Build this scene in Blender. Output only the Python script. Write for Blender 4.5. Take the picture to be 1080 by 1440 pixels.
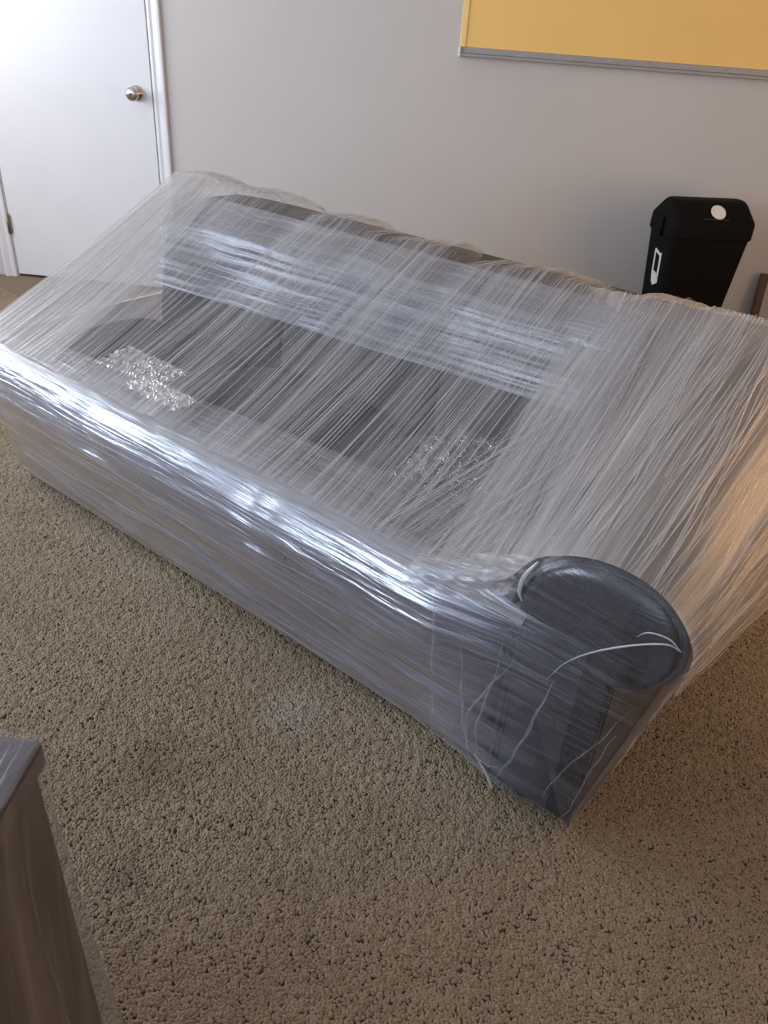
import bpy, bmesh, math, random
from mathutils import Vector, Matrix, noise as mnoise
random.seed(7)
R = math.radians
scene = bpy.context.scene
C = scene.collection
for o in list(bpy.data.objects): bpy.data.objects.remove(o)

# ------------------------------------------------------------------ camera
WALL_Y = 3.944
cam_d = bpy.data.cameras.new('camera'); cam = bpy.data.objects.new('camera', cam_d); C.objects.link(cam)
_r = Vector((0.99116131, 0.11658486, 0.06330272)); _u = Vector((-0.11599767, 0.5300843, 0.83997332)); _f = Vector((-0.0643724, 0.83989202, -0.53892262))
M4 = Matrix(((_r.x, _u.x, -_f.x, 0), (_r.y, _u.y, -_f.y, 0), (_r.z, _u.z, -_f.z, 1.31708), (0, 0, 0, 1)))
cam.matrix_world = M4
cam_d.sensor_fit = 'HORIZONTAL'; cam_d.sensor_width = 36; cam_d.lens = 1103.96 / 1080 * 36
cam_d.clip_start = 0.02
cam_d.dof.use_dof = True; cam_d.dof.focus_distance = 1.75; cam_d.dof.aperture_fstop = 9.0
scene.camera = cam

# ------------------------------------------------------------------ world, lights, exposure
w = bpy.data.worlds.new('world'); scene.world = w; w.use_nodes = True
w.node_tree.nodes['Background'].inputs[0].default_value = (0.62, 0.76, 1.0, 1)
w.node_tree.nodes['Background'].inputs[1].default_value = 0.6

def area(name, loc, rot, sx, sy, col, en):
    l = bpy.data.lights.new(name, 'AREA'); l.shape = 'RECTANGLE'; l.size = sx; l.size_y = sy
    l.color = col; l.energy = en
    o = bpy.data.objects.new(name, l); C.objects.link(o); o.location = loc; o.rotation_euler = rot
    return o
# daylight entering through the three window openings of the room
area('daylight_rear_window', (-0.75, -1.97, 1.5), (R(90), 0, 0), 1.7, 1.15, (0.80, 0.88, 1.0), 11)
area('daylight_side_window', (-3.17, 2.98, 1.45), (0, R(-90), 0), 1.25, 1.14, (1.0, 0.965, 0.95), 31)
area('skylight_side_window', (-3.17, 1.70, 1.45), (0, R(-90), 0), 1.25, 1.1, (0.66, 0.79, 1.0), 46)
area('skylight_near_window', (-3.17, -.62, 1.45), (0, R(-90), 0), 1.25, 1.3, (0.66, 0.80, 1.0), 80)
area('evening_light_right_window', (2.17, 1.9, 1.05), (0, R(90), 0), 1.25, 1.3, (1.0, 0.50, 0.11), 20)

vs = scene.view_settings
vs.view_transform = 'Standard'; vs.look = 'None'; vs.exposure = 0.0; vs.gamma = 1.0; vs.use_curve_mapping = False
try:
    scene.cycles.transparent_max_bounces = 14
    scene.cycles.max_bounces = 7; scene.cycles.diffuse_bounces = 4; scene.cycles.glossy_bounces = 3; scene.cycles.transmission_bounces = 4
except Exception: pass

# ------------------------------------------------------------------ material helpers
class NT:
    def __init__(s, name):
        s.m = bpy.data.materials.new(name); s.m.use_nodes = True
        s.t = s.m.node_tree; s.n = s.t.nodes; s.l = s.t.links
        s.n.clear(); s.out = s.n.new('ShaderNodeOutputMaterial')
    def node(s, typ, **kw):
        x = s.n.new(typ)
        for k, v in kw.items():
            if k.startswith('i_'): x.inputs[k[2:].replace('_', ' ')].default_value = v
            else: setattr(x, k, v)
        return x
    def link(s, a, b): s.l.new(a, b)
    def noise(s, vec, scale, detail=2, rough=.5, dim='3D'):
        x = s.node('ShaderNodeTexNoise', noise_dimensions=dim); x.inputs['Scale'].default_value = scale
        x.inputs['Detail'].default_value = detail; x.inputs['Roughness'].default_value = rough
        if vec is not None: s.link(vec, x.inputs['Vector'])
        return x.outputs['Fac']
    def ramp(s, fac, stops):
        x = s.node('ShaderNodeValToRGB'); e = x.color_ramp.elements
        while len(e) < len(stops): e.new(0.5)
        for k, (p, c) in enumerate(stops):
            e[k].position = p; e[k].color = c if isinstance(c, tuple) and len(c) == 4 else ((c[0], c[1], c[2], 1) if isinstance(c, tuple) else (c, c, c, 1))
        s.link(fac, x.inputs[0]); return x.outputs[0]
    def math(s, op, a, b=None, clamp=False):
        x = s.node('ShaderNodeMath', operation=op); x.use_clamp = clamp
        for i, v in enumerate((a, b)):
            if v is None: continue
            if isinstance(v, (int, float)): x.inputs[i].default_value = v
            else: s.link(v, x.inputs[i])
        return x.outputs[0]
    def mapping(s, vec, scale=(1, 1, 1), rot=(0, 0, 0), loc=(0, 0, 0)):
        x = s.node('ShaderNodeMapping'); x.inputs['Scale'].default_value = scale
        x.inputs['Rotation'].default_value = rot; x.inputs['Location'].default_value = loc
        s.link(vec, x.inputs[0]); return x.outputs[0]
    def bump(s, h, strength, dist):
        x = s.node('ShaderNodeBump'); x.inputs['Strength'].default_value = strength; x.inputs['Distance'].default_value = dist
        s.link(h, x.inputs['Height']); return x.outputs[0]
    def coord(s, which='Object'): return s.node('ShaderNodeTexCoord').outputs[which]

def solid(name, col, rough=.5, metal=0., noise_amt=.06, nscale=40, bump=0., spec=.5, coat=0.):
    t = NT(name); v = t.coord()
    p = t.node('ShaderNodeBsdfPrincipled')
    f = t.noise(v, nscale, 3)
    a = tuple(max(0, c * (1 - noise_amt)) for c in col); b = tuple(min(1, c * (1 + noise_amt)) for c in col)
    t.link(t.ramp(f, [(.3, a), (.7, b)]), p.inputs['Base Color'])
    p.inputs['Roughness'].default_value = rough; p.inputs['Metallic'].default_value = metal
    p.inputs['Specular IOR Level'].default_value = spec; p.inputs['Coat Weight'].default_value = coat
    if bump: t.link(t.bump(f, bump, .002), p.inputs['Normal'])
    t.link(p.outputs[0], t.out.inputs[0]); return t.m

def wall_paint(name, col):
    t = NT(name); v = t.coord(); p = t.node('ShaderNodeBsdfPrincipled')
    big = t.noise(v, 1.7, 2); fine = t.noise(v, 260, 3, .6); mid = t.noise(v, 45, 2)
    a = tuple(c * .975 for c in col); b = tuple(c * 1.025 for c in col)
    t.link(t.ramp(big, [(.3, a), (.7, b)]), p.inputs['Base Color'])
    p.inputs['Roughness'].default_value = .62; p.inputs['Specular IOR Level'].default_value = .3
    h = t.math('ADD', fine, t.math('MULTIPLY', mid, .7))
    t.link(t.bump(h, .12, .0015), p.inputs['Normal'])
    t.link(p.outputs[0], t.out.inputs[0]); return t.m

def fabric(name, col):
    t = NT(name); v = t.coord(); p = t.node('ShaderNodeBsdfPrincipled')
    w1 = t.node('ShaderNodeTexWave', wave_type='BANDS', bands_direction='X'); w1.inputs['Scale'].default_value = 130; w1.inputs['Distortion'].default_value = 2.5; w1.inputs['Detail'].default_value = 2
    w2 = t.node('ShaderNodeTexWave', wave_type='BANDS', bands_direction='Z'); w2.inputs['Scale'].default_value = 130; w2.inputs['Distortion'].default_value = 2.5; w2.inputs['Detail'].default_value = 2
    t.link(v, w1.inputs[0]); t.link(v, w2.inputs[0])
    wv = t.math('MULTIPLY', t.math('ADD', w1.outputs['Fac'], w2.outputs['Fac']), .5)
    n = t.noise(v, 60, 4, .65)
    f = t.math('ADD', t.math('MULTIPLY', wv, .5), t.math('MULTIPLY', n, .5))
    t.link(t.ramp(f, [(.25, tuple(c * .62 for c in col)), (.75, tuple(min(1, c * 1.35) for c in col))]), p.inputs['Base Color'])
    p.inputs['Roughness'].default_value = .9; p.inputs['Specular IOR Level'].default_value = .15
    p.inputs['Sheen Weight'].default_value = .08
    t.link(t.bump(f, .5, .002), p.inputs['Normal'])
    t.link(p.outputs[0], t.out.inputs[0]); return t.m

def wood(name, c1, c2, axis=2):
    t = NT(name); v = t.coord(); p = t.node('ShaderNodeBsdfPrincipled')
    sc = [40, 40, 40]; sc[axis] = 3
    f = t.noise(t.mapping(v, tuple(sc)), 1.0, 4, .6)
    t.link(t.ramp(f, [(.3, c1), (.7, c2)]), p.inputs['Base Color']); p.inputs['Roughness'].default_value = .45
    t.link(t.bump(f, .15, .001), p.inputs['Normal'])
    t.link(p.outputs[0], t.out.inputs[0]); return t.m

def film(name, base, g1, g2, patch=.5, gloss=1.0, rough=.16, along=1.3, across=70, across2=260, tint=(.86, .86, .88), bump=.5, seed=0., lo=.46, hi=.7, crinkle=0., fade=None, pscale=(2.6, 5.5)):
    """clear stretch film: UV x runs along the pleats, UV y across them (metres)"""
    t = NT(name); uv = t.node('ShaderNodeUVMap').outputs[0]
    uv = t.mapping(uv, loc=(seed, seed * 1.7, 0))
    wob = t.noise(uv, 2.2, 2, .5, '2D')
    va = t.node('ShaderNodeVectorMath', operation='MULTIPLY_ADD')
    cmb = t.node('ShaderNodeCombineXYZ'); t.link(t.math('MULTIPLY', t.math('SUBTRACT', wob, .5), .05), cmb.inputs[1])
    t.link(uv, va.inputs[0]); va.inputs[1].default_value = (1, 1, 1); t.link(cmb.outputs[0], va.inputs[2])
    v = va.outputs[0]
    s1 = t.noise(t.mapping(v, (along, across, 1)), 1.0, 2, .55, '2D')
    s2 = t.noise(t.mapping(v, (along * 2.2, across2, 1)), 1.0, 2, .6, '2D')
    pt = t.noise(t.mapping(v, (pscale[0], pscale[1], 1)), 1.0, 2, .5, '2D')
    r1 = t.ramp(s1, [(lo, 0.), (hi, 1.)]); r2 = t.ramp(s2, [(.5, 0.), (.72, 1.)])
    rp = t.ramp(pt, [(.3, 1. - patch), (.68, 1.)])
    k = t.math('ADD', t.math('MULTIPLY', r1, g1), t.math('MULTIPLY', r2, g2))
    al = t.math('ADD', t.math('MULTIPLY', k, rp), t.math('MULTIPLY', rp, base), clamp=True)
    if fade:      # fewer turns of film towards the end of the sheet
        sx = t.node('ShaderNodeSeparateXYZ'); t.link(t.node('ShaderNodeUVMap').outputs[0], sx.inputs[0])
        mr = t.node('ShaderNodeMapRange', interpolation_type='SMOOTHSTEP'); mr.inputs['From Min'].default_value = fade[0]; mr.inputs['From Max'].default_value = fade[1]
        mr.inputs['To Min'].default_value = 1.; mr.inputs['To Max'].default_value = fade[2]
        t.link(t.math('ADD', sx.outputs[0], t.math('MULTIPLY', t.math('SUBTRACT', s1, .5), .35)), mr.inputs['Value']); fd = mr.outputs['Result']
        al = t.math('MULTIPLY', al, fd)
    h = t.math('ADD', t.math('MULTIPLY', s1, 1.0), t.math('MULTIPLY', s2, .35))
    if crinkle:
        vo = t.node('ShaderNodeTexVoronoi', feature='F1'); vo.inputs['Scale'].default_value = crinkle; t.link(v, vo.inputs['Vector'])
        h = t.math('ADD', h, t.math('MULTIPLY', vo.outputs['Distance'], 1.2))
    nb = t.bump(h, bump, .004)
    df = t.node('ShaderNodeBsdfDiffuse'); df.inputs[0].default_value = (*tint, 1); t.link(nb, df.inputs['Normal'])
    tl = t.node('ShaderNodeBsdfTranslucent'); tl.inputs[0].default_value = (*tint, 1); t.link(nb, tl.inputs['Normal'])
    body = t.node('ShaderNodeMixShader'); body.inputs[0].default_value = .35; t.link(df.outputs[0], body.inputs[1]); t.link(tl.outputs[0], body.inputs[2])
    tr = t.node('ShaderNodeBsdfTransparent'); tr.inputs[0].default_value = (.97, .97, .975, 1)
    m1 = t.node('ShaderNodeMixShader'); t.link(al, m1.inputs[0]); t.link(tr.outputs[0], m1.inputs[1]); t.link(body.outputs[0], m1.inputs[2])
    gl = t.node('ShaderNodeBsdfGlossy'); gl.inputs[0].default_value = (1, 1, 1, 1); gl.inputs['Roughness'].default_value = rough; t.link(nb, gl.inputs['Normal'])
    lw = t.node('ShaderNodeLayerWeight'); lw.inputs[0].default_value = .5; t.link(nb, lw.inputs['Normal'])
    fr = t.math('ADD', t.math('MULTIPLY', t.math('POWER', lw.outputs['Facing'], 4.5), .55), .045)
    fr = t.math('MULTIPLY', fr, gloss, clamp=True)
    if fade: fr = t.math('MULTIPLY', fr, fd)
    m2 = t.node('ShaderNodeMixShader'); t.link(fr, m2.inputs[0])
    t.link(m1.outputs[0], m2.inputs[1]); t.link(gl.outputs[0], m2.inputs[2])
    t.link(m2.outputs[0], t.out.inputs[0]); return t.m

# ------------------------------------------------------------------ mesh helpers
def mk(name, verts, faces, mat, parent=None, smooth=True, uvs=None):
    me = bpy.data.meshes.new(name); me.from_pydata([tuple(v) for v in verts], [], faces)
    me.materials.append(mat)
    if smooth: me.polygons.foreach_set('use_smooth', [True] * len(me.polygons))
    if uvs:
        l = me.uv_layers.new(name='UVMap')
        for lp in me.loops: l.data[lp.index].uv = uvs[lp.vertex_index]
    me.update()
    o = bpy.data.objects.new(name, me); C.objects.link(o)
    if parent: o.parent = parent
    return o
def from_bm(name, bm, mat, parent=None, smooth=False, angle=None):
    bmesh.ops.recalc_face_normals(bm, faces=bm.faces)
    me = bpy.data.meshes.new(name); bm.to_mesh(me); bm.free(); me.materials.append(mat)
    if smooth: me.polygons.foreach_set('use_smooth', [True] * len(me.polygons))
    o = bpy.data.objects.new(name, me); C.objects.link(o)
    if parent: o.parent = parent
    return o
def box(name, lo, hi, mat, parent=None, bevel=0., seg=2):
    bm = bmesh.new(); bmesh.ops.create_cube(bm, size=1)
    for v in bm.verts:
        for k in range(3): v.co[k] = (lo[k] + hi[k]) / 2 + v.co[k] * (hi[k] - lo[k])
    if bevel: bmesh.ops.bevel(bm, geom=bm.edges[:], offset=bevel, segments=seg, profile=.5, affect='EDGES')
    return from_bm(name, bm, mat, parent)
def grid(name, f, nu, nv, mat, parent=None, uvf=None, closed_u=False):
    vs_, uv, fs = [], [], []
    for i in range(nu + 1):
        for j in range(nv + 1):
            u, v = i / nu, j / nv
            vs_.append(f(u, v)); uv.append(uvf(u, v) if uvf else (u, v))
    for i in range(nu):
        for j in range(nv):
            a = i * (nv + 1) + j
            fs.append((a, a + nv + 1, a + nv + 2, a + 1))
    return mk(name, vs_, fs, mat, parent, True, uv)
def tube(name, pts, rad, mat, parent=None, n=6, taper=None):
    pts = [Vector(p) for p in pts]; vs_, fs = [], []
    for i, p in enumerate(pts):
        d = (pts[min(i + 1, len(pts) - 1)] - pts[max(i - 1, 0)]).normalized()
        a = d.orthogonal().normalized() if i == 0 else (a - d * a.dot(d)).normalized()
        b = d.cross(a); r = rad * (taper(i / (len(pts) - 1)) if taper else 1)
        for k in range(n):
            t = 2 * math.pi * k / n; vs_.append(p + (a * math.cos(t) + b * math.sin(t)) * r)
    for i in range(len(pts) - 1):
        for k in range(n):
            fs.append((i * n + k, i * n + (k + 1) % n, (i + 1) * n + (k + 1) % n, (i + 1) * n + k))
    fs.append(tuple(range(n))[::-1]); fs.append(tuple((len(pts) - 1) * n + k for k in range(n)))
    return mk(name, vs_, fs, mat, parent)
def spline(pts, n):
    """Catmull-Rom through the points"""
    P = [Vector(p) for p in pts]; P = [2 * P[0] - P[1]] + P + [2 * P[-1] - P[-2]]; out = []
    for i in range(1, len(P) - 2):
        for k in range(n):
            t = k / n
            out.append(.5 * ((2 * P[i]) + (P[i + 1] - P[i - 1]) * t + (2 * P[i - 1] - 5 * P[i] + 4 * P[i + 1] - P[i + 2]) * t * t + (3 * P[i] - P[i - 1] - 3 * P[i + 1] + P[i + 2]) * t ** 3))
    out.append(P[-2]); return out
def poly_at(pts, u):
    """point at fraction u of a polyline by index"""
    x = u * (len(pts) - 1); i = min(int(x), len(pts) - 2); return pts[i].lerp(pts[i + 1], x - i)
def puffy(name, c, half, n, mat, parent=None, sub=14, fn=None):
    """soft cushion: superellipsoid box"""
    bm = bmesh.new(); bmesh.ops.create_cube(bm, size=2)
    bmesh.ops.subdivide_edges(bm, edges=bm.edges[:], cuts=sub, use_grid_fill=True)
    for v in bm.verts:
        p = v.co; k = (abs(p.x) ** n + abs(p.y) ** n + abs(p.z) ** n) ** (-1 / n)
        q = Vector((p.x * k * half[0], p.y * k * half[1], p.z * k * half[2]))
        if fn: q = fn(q)
        v.co = q + Vector(c)
    return from_bm(name, bm, mat, parent, True)
def empty(name, loc, rz=0., label=None, cat=None, group=None):
    o = bpy.data.objects.new(name, None); C.objects.link(o); o.location = loc; o.rotation_euler = (0, 0, rz)
    o.empty_display_size = .1
    if label: o['label'] = label
    if cat: o['category'] = cat
    if group: o['group'] = group
    return o
def tag(o, label, cat=None, kind=None):
    o['label'] = label
    if cat: o['category'] = cat
    if kind: o['kind'] = kind
    return o
def struct(o, label=None):
    o['kind'] = 'structure'
    if label: o['label'] = label
    return o

# ------------------------------------------------------------------ materials
M_wall = wall_paint('wall_paint', (.585, .555, .525))
M_ceil = wall_paint('ceiling_paint', (.8, .79, .77))
M_white = solid('white_enamel', (.74, .74, .76), .32, noise_amt=.012, nscale=6)
M_metal = solid('satin_nickel', (.55, .5, .44), .18, 1.0, .08)
M_hinge = solid('dull_brass', (.30, .26, .2), .4, .9)
M_board_refl = solid('board_warm_reflection', (.93, .60, .20), .55, noise_amt=.03, nscale=2.5, spec=.3)  # yellow base colour stands in for a warm reflection on the glossy board
M_board_lit_edge = solid('board_lit_edge', (.95, .66, .25), .5, noise_amt=.03)  # side rails paler than the panel: light on the frame put into the colour
M_alu = solid('aluminium_rail', (.36, .35, .345), .5, .3, .05)
M_plast = solid('white_plastic', (.8, .8, .78), .4)
M_bin = solid('black_plastic', (.005, .0045, .005), .65, noise_amt=.15, nscale=90, bump=.05, spec=.1)
M_sticker = solid('white_sticker', (.78, .77, .74), .5)
M_wood = wood('dark_wood', (.035, .018, .010), (.085, .045, .024))
M_grey = solid('grey_laminate', (.42, .41, .4), .5)
M_fab = fabric('charcoal_weave', (.058, .053, .058))
M_fab2 = fabric('taupe_grey_weave', (.098, .088, .084))
M_pipe = fabric('piping_weave', (.14, .12, .10))
M_foot = solid('black_foot', (.015, .015, .015), .5)
M_dresser = wood('espresso_wood', (.045, .026, .018), (.085, .052, .038))
M_dtop = solid('grey_top_laminate', (.085, .073, .078), .45, noise_amt=.1)

# ------------------------------------------------------------------ the room
XL, XR, YB, ZC = -3.2, 2.2, -2.0, 2.45
def carpet_mat(name, tuft):
    t = NT(name)
    pos = t.node('ShaderNodeNewGeometry').outputs['Position']
    big = t.noise(pos, 1.6, 3, .55); mid = t.noise(pos, 9, 3, .6); fine = t.noise(pos, 170, 3, .7)
    f = t.math('ADD', t.math('MULTIPLY', big, .35), t.math('MULTIPLY', mid, .3))
    if tuft:
        rnd = t.node('ShaderNodeObjectInfo').outputs['Random']
        f = t.math('ADD', f, t.math('ADD', t.math('MULTIPLY', rnd, .2), .075))
    else:
        f = t.math('ADD', f, t.math('MULTIPLY', fine, .35))
    col = t.ramp(f, [(p_, tuple(c * (1. if tuft else .74) for c in cc)) for p_, cc in ((.26, (.210, .149, .090)), (.5, (.285, .211, .136)), (.76, (.378, .291, .197)))])  # base colour darkened in place of the pile's self-shadow
    # a flattened pale mark and two faint brown spills on the pile
    def blot(cx, cy, r, soft, warp=.05):
        d = t.node('ShaderNodeVectorMath', operation='DISTANCE'); t.link(pos, d.inputs[0]); d.inputs[1].default_value = (cx, cy, 0)
        x = t.math('ADD', d.outputs['Value'], t.math('MULTIPLY', t.math('SUBTRACT', t.noise(pos, 22, 3, .6), .5), warp))
        return t.ramp(x, [(max(.0, r - soft), 1.), (r + soft, 0.)])
    def mix(c, fac, amt, rgb):
        m = t.node('ShaderNodeMix', data_type='RGBA'); t.link(t.math('MULTIPLY', fac, amt), m.inputs['Factor'])
        t.link(c, m.inputs['A']); m.inputs['B'].default_value = (*rgb, 1); return m.outputs['Result']
    col = mix(col, blot(-.262, 1.19, .05, .04, .06), .28, (.42, .39, .37))
    col = mix(col, blot(-.50, 1.00, .05, .05), .5, (.13, .085, .05))
    col = mix(col, blot(-.47, .77, .04, .04), .4, (.12, .08, .055))
    p = t.node('ShaderNodeBsdfPrincipled'); t.link(col, p.inputs['Base Color'])
    p.inputs['Roughness'].default_value = .95; p.inputs['Specular IOR Level'].default_value = .1; p.inputs['Sheen Weight'].default_value = .15
    if not tuft:
        t.link(t.bump(t.math('ADD', fine, mid), .8, .006), p.inputs['Normal'])
    t.link(p.outputs[0], t.out.inputs[0]); return t.m
M_carpet = carpet_mat('carpet_base', False); M_tuft = carpet_mat('carpet_tuft', True)
struct(box('floor', (XL - .1, YB - .1, -.08), (XR + .1, WALL_Y + .1, 0), M_carpet), 'brown grey carpeted floor')
struct(box('ceiling', (XL - .1, YB - .1, ZC), (XR + .1, WALL_Y + .1, ZC + .08), M_ceil), 'white ceiling')
# back wall with the door opening
DX0, DX1, DH = -2.335, -1.515, 2.04
def wall_pieces(name, rects, axis, lo, hi, label):
    bm = bmesh.new()
    for (a0, a1, z0, z1) in rects:
        r = bmesh.ops.create_cube(bm, size=1)
        for v in r['verts']:
            a = (a0 + a1) / 2 + v.co.x * (a1 - a0); b = (lo + hi) / 2 + v.co.y * (hi - lo); z = (z0 + z1) / 2 + v.co.z * (z1 - z0)
            v.co = (a, b, z) if axis == 0 else (b, a, z)
    return struct(from_bm(name, bm, M_wall), label)
wall_pieces('wall_back', [(XL - .1, DX0 - .02, 0, ZC), (DX1 + .02, XR + .1, 0, ZC), (DX0 - .02, DX1 + .02, DH + .02, ZC)], 0, WALL_Y, WALL_Y + .12, 'pale grey painted wall behind the sofa')
def hole(a0, a1, w0, w1, z0, z1): return [(a0, w0, 0, ZC), (w1, a1, 0, ZC), (w0, w1, 0, z0), (w0, w1, z1, ZC)]
LW = [(-1.3, .05), (1.15, 2.25), (2.4, 3.55)]
wall_pieces('wall_left', [(a, b, 0, ZC) for a, b in ((YB - .1, LW[0][0]), (LW[0][1], LW[1][0]), (LW[1][1], LW[2][0]), (LW[2][1], WALL_Y + .1))] + [(a, b, z0, z1) for a, b in LW for z0, z1 in ((0, .82), (2.08, ZC))], 1, XL - .1, XL, 'grey wall with three windows, left of the door')
wall_pieces('wall_right', hole(YB - .1, WALL_Y + .1, 1.25, 2.55, .42, 1.68), 1, XR, XR + .1, 'grey wall with a window, right of the sofa')
wall_pieces('wall_front', hole(XL - .1, XR + .1, -1.6, .1, .92, 2.08), 0, YB - .1, YB, 'grey wall with a window, behind the camera')
# window frames
def window(name, axis, a0, a1, z0, z1, b0, b1):
    e = struct(empty(name, ((a0 + a1) / 2, b0, z0) if axis == 0 else (b0, (a0 + a1) / 2, z0)), 'white framed window opening')
    ox, oy, oz = e.location
    def bar(n, p0, p1, q0, q1, ins=0.):
        lo = (p0, b0 + ins, q0) if axis == 0 else (b0 + ins, p0, q0); hi = (p1, b1 - ins, q1) if axis == 0 else (b1 - ins, p1, q1)
        o = box(n, lo, hi, M_white, None, .004); o.parent = e; o.matrix_parent_inverse = Matrix.Translation(e.location).inverted(); return o
    bar('window_frame', a0, a0 + .05, z0, z1); bar('window_frame', a1 - .05, a1, z0, z1)
    bar('window_frame', a0 + .05, a1 - .05, z1 - .05, z1); bar('window_sill', a0 + .05, a1 - .05, z0, z0 + .05)
    m = (a0 + a1) / 2; bar('mullion', m - .018, m + .018, z0 + .05, z1 - .05, .012)
window('window_1', 1, 2.4, 3.55, .82, 2.08, XL - .03, XL + .03)
window('window_4', 1, 1.15, 2.25, .82, 2.08, XL - .03, XL + .03)
window('window_5', 1, -1.3, .05, .82, 2.08, XL - .03, XL + .03)
window('window_2', 1, 1.25, 2.55, .42, 1.68, XR - .03, XR + .03)
window('window_3', 0, -1.6, .1, .92, 2.08, YB - .03, YB + .03)

# door
door = struct(empty('door_1', (DX0, WALL_Y, 0)), 'plain white flush door with a round knob')
def child(o, e): o.parent = e; o.matrix_parent_inverse = Matrix.LocRotScale(e.location, e.rotation_euler, None).inverted(); return o
child(box('door_slab', (DX0 + .004, WALL_Y - .002, .014), (DX1 - .004, WALL_Y + .034, DH), M_white, None, .002), door)
def lathe(name, prof, mat, n=28):
    vs_, fs = [], []
    for (r, h) in prof:
        for k in range(n):
            a = 2 * math.pi * k / n; vs_.append((r * math.cos(a), -h, r * math.sin(a)))
    for i in range(len(prof) - 1):
        for k in range(n): fs.append((i * n + k, i * n + (k + 1) % n, (i + 1) * n + (k + 1) % n, (i + 1) * n + k))
    fs.append(tuple(range(n))); fs.append(tuple((len(prof) - 1) * n + k for k in range(n))[::-1])
    return mk(name, vs_, fs, mat)
kx, kz = -1.592, .915
kn = lathe('door_knob', [(.033, 0), (.033, .005), (.027, .010), (.013, .014), (.012, .03), (.019, .036), (.027, .044), (.0295, .053), (.028, .062), (.021, .068), (.010, .0695), (.002, .0695)], M_metal)
kn.location = (kx, WALL_Y - .002, kz); kn.parent = door; kn.matrix_parent_inverse = Matrix.Translation(door.location).inverted()
btn = lathe('lock_button', [(.006, 0), (.006, .003), (.004, .004)], M_hinge, 14)
btn.parent = kn; btn.location = (0, -.0695, 0)
for hz_ in (.27, 1.02, 1.80):
    h = child(box('hinge', (DX0 - .010, WALL_Y - .012, hz_ - .045), (DX0 + .012, WALL_Y - .001, hz_ + .045), M_hinge, None, .003), door)
    tb = tube('hinge_pin', [(DX0 - .001, WALL_Y - .012, hz_ - .05), (DX0 - .001, WALL_Y - .012, hz_ + .05)], .006, M_hinge, None, 8)
    child(tb, door)
# casing: moulded profile
def casing(name, x0, x1, z0, z1, horizontal=False):
    sgn = 1 if x1 > x0 else -1; wd = abs(x1 - x0)
    prof = [(0, 0), (0, .010), (.010, .013), (.022, .010), (.03, .013), (.046, .019), (wd - .004, .019), (wd, .015), (wd, 0)]
    vs_, fs = [], []; n = len(prof)
    for z in (z0, z1):
        for (a, h) in prof: vs_.append((x0 + sgn * a, WALL_Y - h, z))
    for k in range(n): fs.append((k, (k + 1) % n, n + (k + 1) % n, n + k))
    fs.append(tuple(range(n))); fs.append(tuple(range(n, 2 * n)))
    bm = bmesh.new(); bv = [bm.verts.new(v) for v in vs_]
    for f in fs: bm.faces.new([bv[i] for i in f])
    return struct(from_bm(name, bm, M_white), 'white moulded door casing')
casing('trim_1', DX1 + .006, DX1 + .066, 0, DH + .06); casing('trim_2', DX0 - .006, DX0 - .066, 0, DH + .06)
struct(box('trim_3', (DX0 - .004, WALL_Y - .017, DH + .004), (DX1 + .004, WALL_Y, DH + .06), M_white, None, .004), 'white head casing above the door')
for nm, x0, x1 in (('trim_4', DX0 - .02, DX0), ('trim_5', DX1, DX1 + .02)):
    struct(box(nm, (x0, WALL_Y + .001, 0), (x1, WALL_Y + .12, DH), M_white), 'white door jamb')
struct(box('trim_6', (DX0 - .02, WALL_Y + .10, 0), (DX1 + .02, WALL_Y + .13, DH + .03), M_wood), 'dark backing behind the door')
struct(box('baseboard_back', (DX1 + .07, WALL_Y - .014, 0), (1.36, WALL_Y, .085), M_white, None, .004), 'white baseboard along the back wall')
struct(box('baseboard_left', (XL, YB, 0), (XL + .014, WALL_Y, .085), M_white, None, .004), 'white baseboard along the left wall')

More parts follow.
